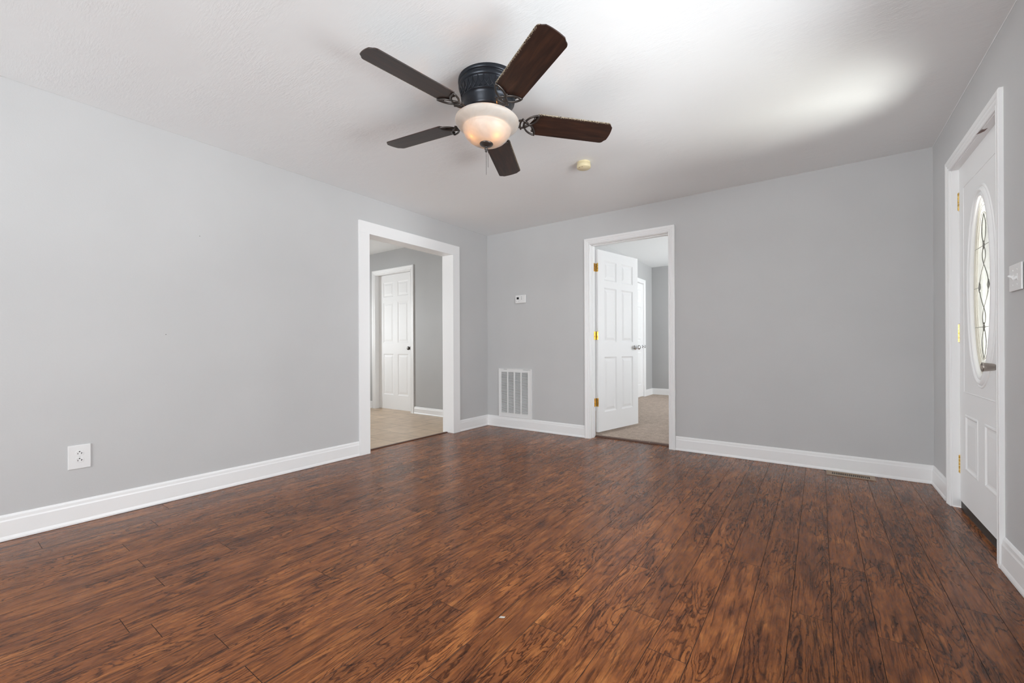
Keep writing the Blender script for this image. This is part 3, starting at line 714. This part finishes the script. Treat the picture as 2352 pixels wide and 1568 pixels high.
# ------------------------------------------------------------------ ceiling fan
def ceiling_fan():
    ax = Vector((-.011, -.050, -1)).normalized(); e1 = (Vector((1, 0, 0))-ax*ax.x).normalized()
    FM = frame((1.998, -2.444, H+.004), e1, e1.cross(ax))     # local z = -ax (up)
    root = thing('ceiling_fan', 'five blade ceiling fan with black housing and frosted light bowl', 'ceiling fan', FM)
    hs = MB()
    prof = [(.060, .004), (.159, .004), (.161, -.004), (.161, -.024), (.157, -.029), (.151, -.031), (.151, -.034), (.157, -.037), (.158, -.042), (.157, -.052), (.152, -.057), (.1485, -.060),
            (.1475, -.064), (.139, -.110), (.1395, -.113), (.141, -.116), (.139, -.119), (.135, -.121), (.131, -.135), (.124, -.155), (.119, -.170), (.117, -.178), (.110, -.182), (.098, -.184), (.06, -.184)]
    hs.lathe(prof, 72); housing = hs.build('motor_housing', M_BRONZE, root)
    # interlaced pointed arches in relief on the housing band
    rl = MB(); n = 30
    for i in range(n):
        pts = []
        for j in range(25):
            u = -1+2*j/24; th = 2*math.pi*(i+u*.98)/n; g = (1-abs(u))**.5; z = -.0605-.053*g; R = .1480-.0090*max(0, -(z+.0605))/.050+.0006
            pts.append((R*math.cos(th), R*math.sin(th), z))
        rl.tube(pts, .0024, 6)
    rl.build('band_relief', M_BRONZE, housing)
    fw = MB(); fw.lathe([(.05, -.184), (.098, -.184), (.100, -.187), (.100, -.200), (.096, -.204), (.05, -.204)], 48); fw.build('flywheel', M_BRONZE, root)
    lk = MB(); lk.lathe([(.05, -.204), (.072, -.204), (.076, -.208), (.078, -.216), (.145, -.219), (.150, -.222), (.150, -.225), (.05, -.225)], 48); lk.build('light_fitter', M_BRONZE, root)
    # frosted bowl: wide rim, waist, rounded bottom
    bo = MB(); o_ = [(.1685, -.219), (.1695, -.224), (.1670, -.231), (.1610, -.239), (.1525, -.2465), (.1430, -.2530), (.1345, -.2580), (.1290, -.2615), (.1268, -.2645), (.1264, -.2690), (.1250, -.2760), (.1205, -.2870), (.1130, -.2995), (.100, -.3130), (.083, -.3245), (.063, -.3330), (.044, -.3375), (.028, -.339), (.012, -.339)]
    i_ = [(max(r-.0035, .012), z+.0035) for r, z in o_]
    bo.lathe(o_+list(reversed(i_)), 72, cap=False); bowl = bo.build('light_bowl', M_BOWL, root); bowl['label'] = 'frosted alabaster glass bowl'
    for a in (math.radians(243), math.radians(-12)):
        b = MB(); B = T(.070*math.cos(a), .070*math.sin(a), -.2955)
        b.lathe([(0, -.026), (.012, -.024), (.020, -.016), (.024, -.004), (.0235, .006), (.018, .020), (.011, .032), (.011, .04)], 20, B)
        q = b.build('bulb', M_BULB, root); q['label'] = 'glowing warm bulb inside the bowl'
    sk = MB(); sk.lathe([(.010, -.225), (.010, -.335)], 12); sk.build('centre_rod', M_BRONZE, root)
    fn = MB(); fn.lathe([(0, -.334), (.034, -.335), (.036, -.338), (.034, -.343), (.024, -.349), (.010, -.353), (.0055, -.356), (.0055, -.359), (.009, -.362), (.010, -.366), (.0075, -.370), (.0045, -.372), (.006, -.375), (.0065, -.378), (.004, -.382), (0, -.383)], 32)
    fn.build('finial', M_IRON, root)
    down = FM.inverted().to_3x3() @ Vector((0, 0, -1))
    for (sx, sy, L) in ((.0, .0, .124), (.010, .003, .098)):
        c = MB(); p0 = Vector((sx, sy, -.378 if sx == 0 else -.366)); pts = []; rs = []
        m = int(L/.0022)
        for i in range(m+1): pts.append(p0+down*(L*i/m)); rs.append(.0013 if i % 2 else .0007)
        c.tube(pts, rs, 6); k = c.build('pull_chain', M_IRON, root)
    # blades
    TH = .216
    for a in (-.49, -1.755, -3.026, -4.268, -5.496):
        B = Matrix.Rotation(a, 4, 'Z') @ T(0, 0, -.2025) @ Matrix.Rotation(-TH, 4, 'X')
        bm_ = MB(); hw = .0745; r0, r1 = .232, .686; t = .0055
        ol = [(r0-.002, 0), (r0+.020, -hw*.62), (r0+.034, -hw)]
        cr = .022
        ol += [(r1-.016-cr, -hw)]+[(r1-.016-cr+cr*math.sin(q*math.pi/12), -hw+cr*(1-math.cos(q*math.pi/12))) for q in range(1, 6)]
        ol += [(r1-.0005-.012*((y/hw)**2), y) for y in (-.045, -.03, -.015, 0, .015, .03, .045)]
        ol += [(r1-.016-cr+cr*math.cos(q*math.pi/12), hw-cr*(1-math.sin(q*math.pi/12))) for q in range(1, 6)]+[(r1-.016-cr, hw)]
        ol += [(r0+.034, hw), (r0+.020, hw*.62)]
        N_ = len(ol); V = [(x, y, 0) for x, y in ol]+[(x, y, t) for x, y in ol]
        bm_.add(V, [tuple(reversed(range(N_))), tuple(range(N_, 2*N_))]+[(i, (i+1) % N_, N_+(i+1) % N_, N_+i) for i in range(N_)])
        blade = bm_.build('blade', M_BLADE, root, B, bevel=.0012)
        blade.matrix_parent_inverse = Matrix.Identity(4); blade.matrix_local = B
        # interlaced blade iron: three pointed loops and an arm to the flywheel
        br = MB(); c0 = Vector((.208, 0, -.006))
        def lens(tip, hw_):
            tip = Vector(tip); d = tip-c0; L = d.length; d.normalize(); p = Vector((-d.y, d.x, 0)); K = 12; out = []
            s0 = c0-d*.018; L += .018
            for i in range(K+1): q = i/K; out.append(s0+d*L*q+p*hw_*math.sin(math.pi*q)**.85)
            for i in range(K-1, 0, -1): q = i/K; out.append(s0+d*L*q-p*hw_*math.sin(math.pi*q)**.85)
            return out
        br.tube(lens((.268, -.071, -.004), .0205), .0052, 8, True); br.tube(lens((.268, .071, -.004), .0205), .0052, 8, True)
        br.tube(lens((.148, 0, -.006), .026), .0052, 8, True)
        arc = [c0+Vector((.030*math.cos(q), .050*math.sin(q), 0)) for q in [math.radians(d) for d in range(132, 229, 12)]]
        br.tube(arc, .0048, 8)
        br.tube([(.165, 0, -.006), (.135, 0, -.002), (.108, 0, .004), (.085, 0, .006)], [.010, .011, .011, .010], 8)
        for sy in (-.045, 0, .045):
            br.lathe([(0, -.006), (.005, -.005), (.006, -.001), (.006, .002)], 12, T(.250 if sy else .238, sy, 0))
        bi = br.build('blade_iron', M_IRON, blade); bi['label'] = 'dark interlaced metal blade bracket'
ceiling_fan()

# ------------------------------------------------------------------ smoke detector
sd = thing('smoke_detector', 'yellowed round smoke detector on the ceiling right of the fan', 'smoke detector', T(1.965, -1.245, H+.006))
mb = MB(); mb.lathe([(.0, 0), (.048, 0), (.049, -.006), (.049, -.012), (.046, -.016)], 40); mb.build('mounting_base', M_CREAM, sd)
mb = MB(); mb.lathe([(.044, -.014), (.050, -.020), (.0525, -.030), (.053, -.046), (.050, -.051), (.0, -.0525)], 40); bd = mb.build('detector_cap', M_CREAM, sd)
mb = MB()
for q in (-.5, .35): mb.lathe([(0, -.0545), (.0045, -.0535), (.0045, -.052)], 12, T(.030*math.sin(q)-.004, -.038, 0))
mb.build('test_button', M_REG, bd)

# ------------------------------------------------------------------ thermostat
th = thing('thermostat', 'small white thermostat on the back wall above the grille', 'thermostat', frame((.447, 0, 1.514), (1, 0, 0), UPZ))
mb = MB(); mb.box((0, 0, 0), (.150, .097, .020)); mb.build('housing', M_PLASTIC, th, bevel=.007, seg=3)
mb = MB(); mb.box((.024, .046, .019), (.055, .072, .0212)); mb.build('display', M_SCREEN, th)
for yy in (.044, .066):
    mb = MB(); mb.box((.088, yy, .019), (.097, yy+.010, .022)); mb.build('button', M_GREY, th, bevel=.001)
for xx in (.020, .050):
    mb = MB(); mb.box((xx, .016, .0195), (xx+.004, .028, .0205)); mb.build('switch_mark', M_GREY, th)

# ------------------------------------------------------------------ return air grille
GX0, GX1, GZ0, GZ1 = .188, .674, .136, .724
gr = thing('air_return_grille', 'white louvered return air grille low on the back wall', 'air vent', frame((GX0, 0, GZ0), (1, 0, 0), UPZ))
gw, gh = GX1-GX0, GZ1-GZ0
mb = MB(); m0, b0, b1 = .034, .048, .040
mb.box((0, 0, 0), (m0, gh, .011)); mb.box((gw-.055, 0, 0), (gw, gh, .011)); mb.box((m0, 0, 0), (gw-.055, b0, .011)); mb.box((m0, gh-b1, 0), (gw-.055, gh, .011))
cw = (gw-m0-.055); colw = cw/4
for i in range(1, 4): mb.box((m0+i*colw-.0085, b0, .002), (m0+i*colw+.0085, gh-b1, .0105))
# folded rim and the latch slots along the top
for a, b in (((-.0008, -.0008, 0), (.006, gh+.0008, .016)), ((gw-.012, -.0008, 0), (gw+.0008, gh+.0008, .018)), ((.006, gh-.006, 0), (gw-.012, gh+.0008, .016)), ((.006, -.0008, 0), (gw-.012, .005, .014))): mb.box(a, b)
frm = mb.build('grille_frame', M_GRILLE, gr, bevel=.0012)
mb = MB(); mb.box((.012, .004, .0005), (gw-.014, gh-.012, .0015)); mb.build('filter_back', M_DUCT, gr)
mb = MB(); n = 36; pitch = (gh-b0-b1)/n
for i in range(n):
    z_ = b0+(i+.25)*pitch
    for c_ in range(4):
        x0 = m0+c_*colw+(.0085 if c_ else 0); x1 = m0+(c_+1)*colw-(.0085 if c_ < 3 else 0)
        mb.add([(x0, z_+.0065, .0020), (x1, z_+.0065, .0020), (x1, z_, .0100), (x0, z_, .0100), (x0, z_+.0078, .0020), (x1, z_+.0078, .0020), (x1, z_+.0013, .0108), (x0, z_+.0013, .0108)],
               [(0,1,2,3),(7,6,5,4),(0,3,7,4),(1,5,6,2),(3,2,6,7),(0,4,5,1)])
mb.build('louvers', M_GRILLE, gr)
for a, b in ((.075, .125), (gw-.125, gw-.022)):
    mb = MB(); mb.box((a, gh-.0105, .0108), (b, gh-.0075, .0125)); mb.build('latch_slot', M_DUCT, gr)

# ------------------------------------------------------------------ wall outlet
ot = thing('wall_outlet', 'white duplex outlet with oversized plate low on the left wall', 'electrical outlet', frame((0, -3.737, .309), (0, 1, 0), UPZ))
mb = MB(); mb.box((0, 0, 0), (.094, .1345, .0065)); mb.build('cover_plate', M_PLASTIC, ot, bevel=.003, seg=3)
for yy in (.0495, .0885):
    mb = MB(); n = 28; V = []
    for i in range(n):
        a = 2*math.pi*i/n; V.append((.047+.0185*math.cos(a), yy+max(-.0140, min(.0140, .0180*math.sin(a))), .0))
    mb.add([(x, y, .005) for x, y, z in V]+[(x, y, .0082) for x, y, z in V], [tuple(range(n, 2*n))]+[(i, (i+1) % n, n+(i+1) % n, n+i) for i in range(n)])
    rc = mb.build('receptacle', M_PLASTIC, ot, bevel=.0006)
    s_ = MB(); s_.box((.0388, yy-.0065, .0078), (.0412, yy+.0025, .0085)); s_.box((.0528, yy-.0065, .0078), (.0552, yy+.0035, .0085)); s_.box((.0552, yy-.0022, .0078), (.0605, yy-.0002, .0085))
    s_.lathe([(.0031, 0), (.0031, .0008), (0, .0008)], 14, T(.0468, yy+.0085, .0078)); s_.build('contact_slots', M_HOLE, rc)
mb = MB(); mb.lathe([(.0032, 0), (.0030, .0012), (0, .0016)], 14, T(.047, .069, .0062)); mb.build('screw', M_PLASTIC, ot)

# ------------------------------------------------------------------ light switch
sw = thing('light_switch', 'white double toggle light switch right of the front door', 'light switch', F_RIGHT @ T(1.521, 1.212, 0))
pw, ph = .134, .110
mb = MB(); mb.box((0, 0, .002), (pw, ph, .0085)); mb.build('cover_plate', M_PLASTIC, sw, bevel=.003, seg=3)
for xx, updown in ((.044, -1), (.090, 1)):
    mb = MB(); mb.box((xx-.0052, ph/2-.0125, .008), (xx+.0052, ph/2+.0125, .0095)); hole = mb.build('toggle_frame', M_PLASTIC, sw)
    tg = MB(); R_ = T(xx, ph/2, .004) @ Matrix.Rotation(math.radians(28*updown), 4, 'X')
    tg.add([R_ @ Vector(v) for v in ((-.004,-.0055,0),(.004,-.0055,0),(.004,.0055,0),(-.004,.0055,0),(-.003,-.0035,.021),(.003,-.0035,.021),(.003,.0035,.021),(-.003,.0035,.021))],
           [(3,2,1,0),(4,5,6,7),(0,1,5,4),(1,2,6,5),(2,3,7,6),(3,0,4,7)])
    tg.build('toggle', M_PLASTIC, sw, bevel=.001)
    for yy in (ph/2-.030, ph/2+.030):
        s_ = MB(); s_.lathe([(.0034, 0), (.0030, .0012), (0, .0014)], 12, T(xx, yy, .0083)); s_.build('screw', M_GRILLE, sw)

# ------------------------------------------------------------------ floor register
RX0, RX1, RY0, RY1 = 3.466, 3.757, -.148, -.021
rg = thing('floor_register', 'tan metal floor register in front of the back baseboard', 'air vent', T(RX0, RY0, 0))
rw, rd = RX1-RX0, RY1-RY0
mb = MB(); e_ = .026
mb.box((0, 0, .0), (rw, e_, .0045)); mb.box((0, rd-e_-.004, .0), (rw, rd, .0045)); mb.box((0, e_, 0), (e_+.006, rd-e_-.004, .0045)); mb.box((rw-e_-.004, e_, 0), (rw, rd-e_-.004, .0045))
mb.build('register_frame', M_REG, rg, bevel=.0018)
mb = MB(); mb.box((e_, e_, .0002), (rw-e_, rd-e_, .0010)); mb.build('duct_opening', M_HOLE, rg)
mb = MB(); n = 20; x0, x1 = e_+.006, rw-e_-.004; pt = (x1-x0)/n
for i in range(n+1):
    x_ = x0+i*pt; mb.box((x_-.0022, e_, .0008), (x_+.0022, rd-e_-.004, .0042))
mb.build('register_bars', M_REG, rg)

# ------------------------------------------------------------------ small things lying about
def chip(loc, rz, s_, mat, label, name='paper_scrap', cat='scrap'):
    mb = MB(); V = [(-1,-.35,0),(-.2,-.5,.25),(.7,-.3,.1),(1,.1,.35),(.3,.5,.05),(-.5,.35,.3)]
    V = [(x*s_, y*s_, .0006+z*s_*.5) for x, y, z in V]; n = len(V)
    mb.add(V+[(x, y, z+.0008) for x, y, z in V], [tuple(reversed(range(n))), tuple(range(n, 2*n))]+[(i, (i+1) % n, n+(i+1) % n, n+i) for i in range(n)])
    return tag(mb.build(name, mat, M4=T(*loc) @ Matrix.Rotation(rz, 4, 'Z')), label, cat)
M_CHIP, _, _ = new_mat('gray_scrap', (.45, .42, .38), .8)
M_WOODCHIP, _, _ = new_mat('pale_wood', (.75, .55, .36), .7)
chip((2.477, -2.976, 0), .5, .012, M_CHIP, 'tiny gray paper scrap on the planks in the foreground')
chip((2.205, -.407, 0), .1, .013, M_WOODCHIP, 'pale wood splinter on a plank joint before the bedroom doorway', 'wood_splinter', 'splinter')
chip((2.02, .107, .011), .2, .006, M_WOODCHIP, 'tiny pale splinter on the bedroom threshold strip', 'wood_splinter', 'splinter')
for i, (y_, z_, lb) in enumerate(((-3.103, 1.754, 'upper tiny dark nail left in the left wall'), (-3.291, 1.080, 'lower tiny dark nail left in the left wall'))):
    mb = MB(); mb.lathe([(.0022, -.004), (.0022, .0012), (0, .0018)], 12, T(0, y_, z_) @ Matrix.Rotation(math.pi/2, 4, 'Y'))
    tag(mb.build('wall_nail', M_BLACK), lb, 'nail')
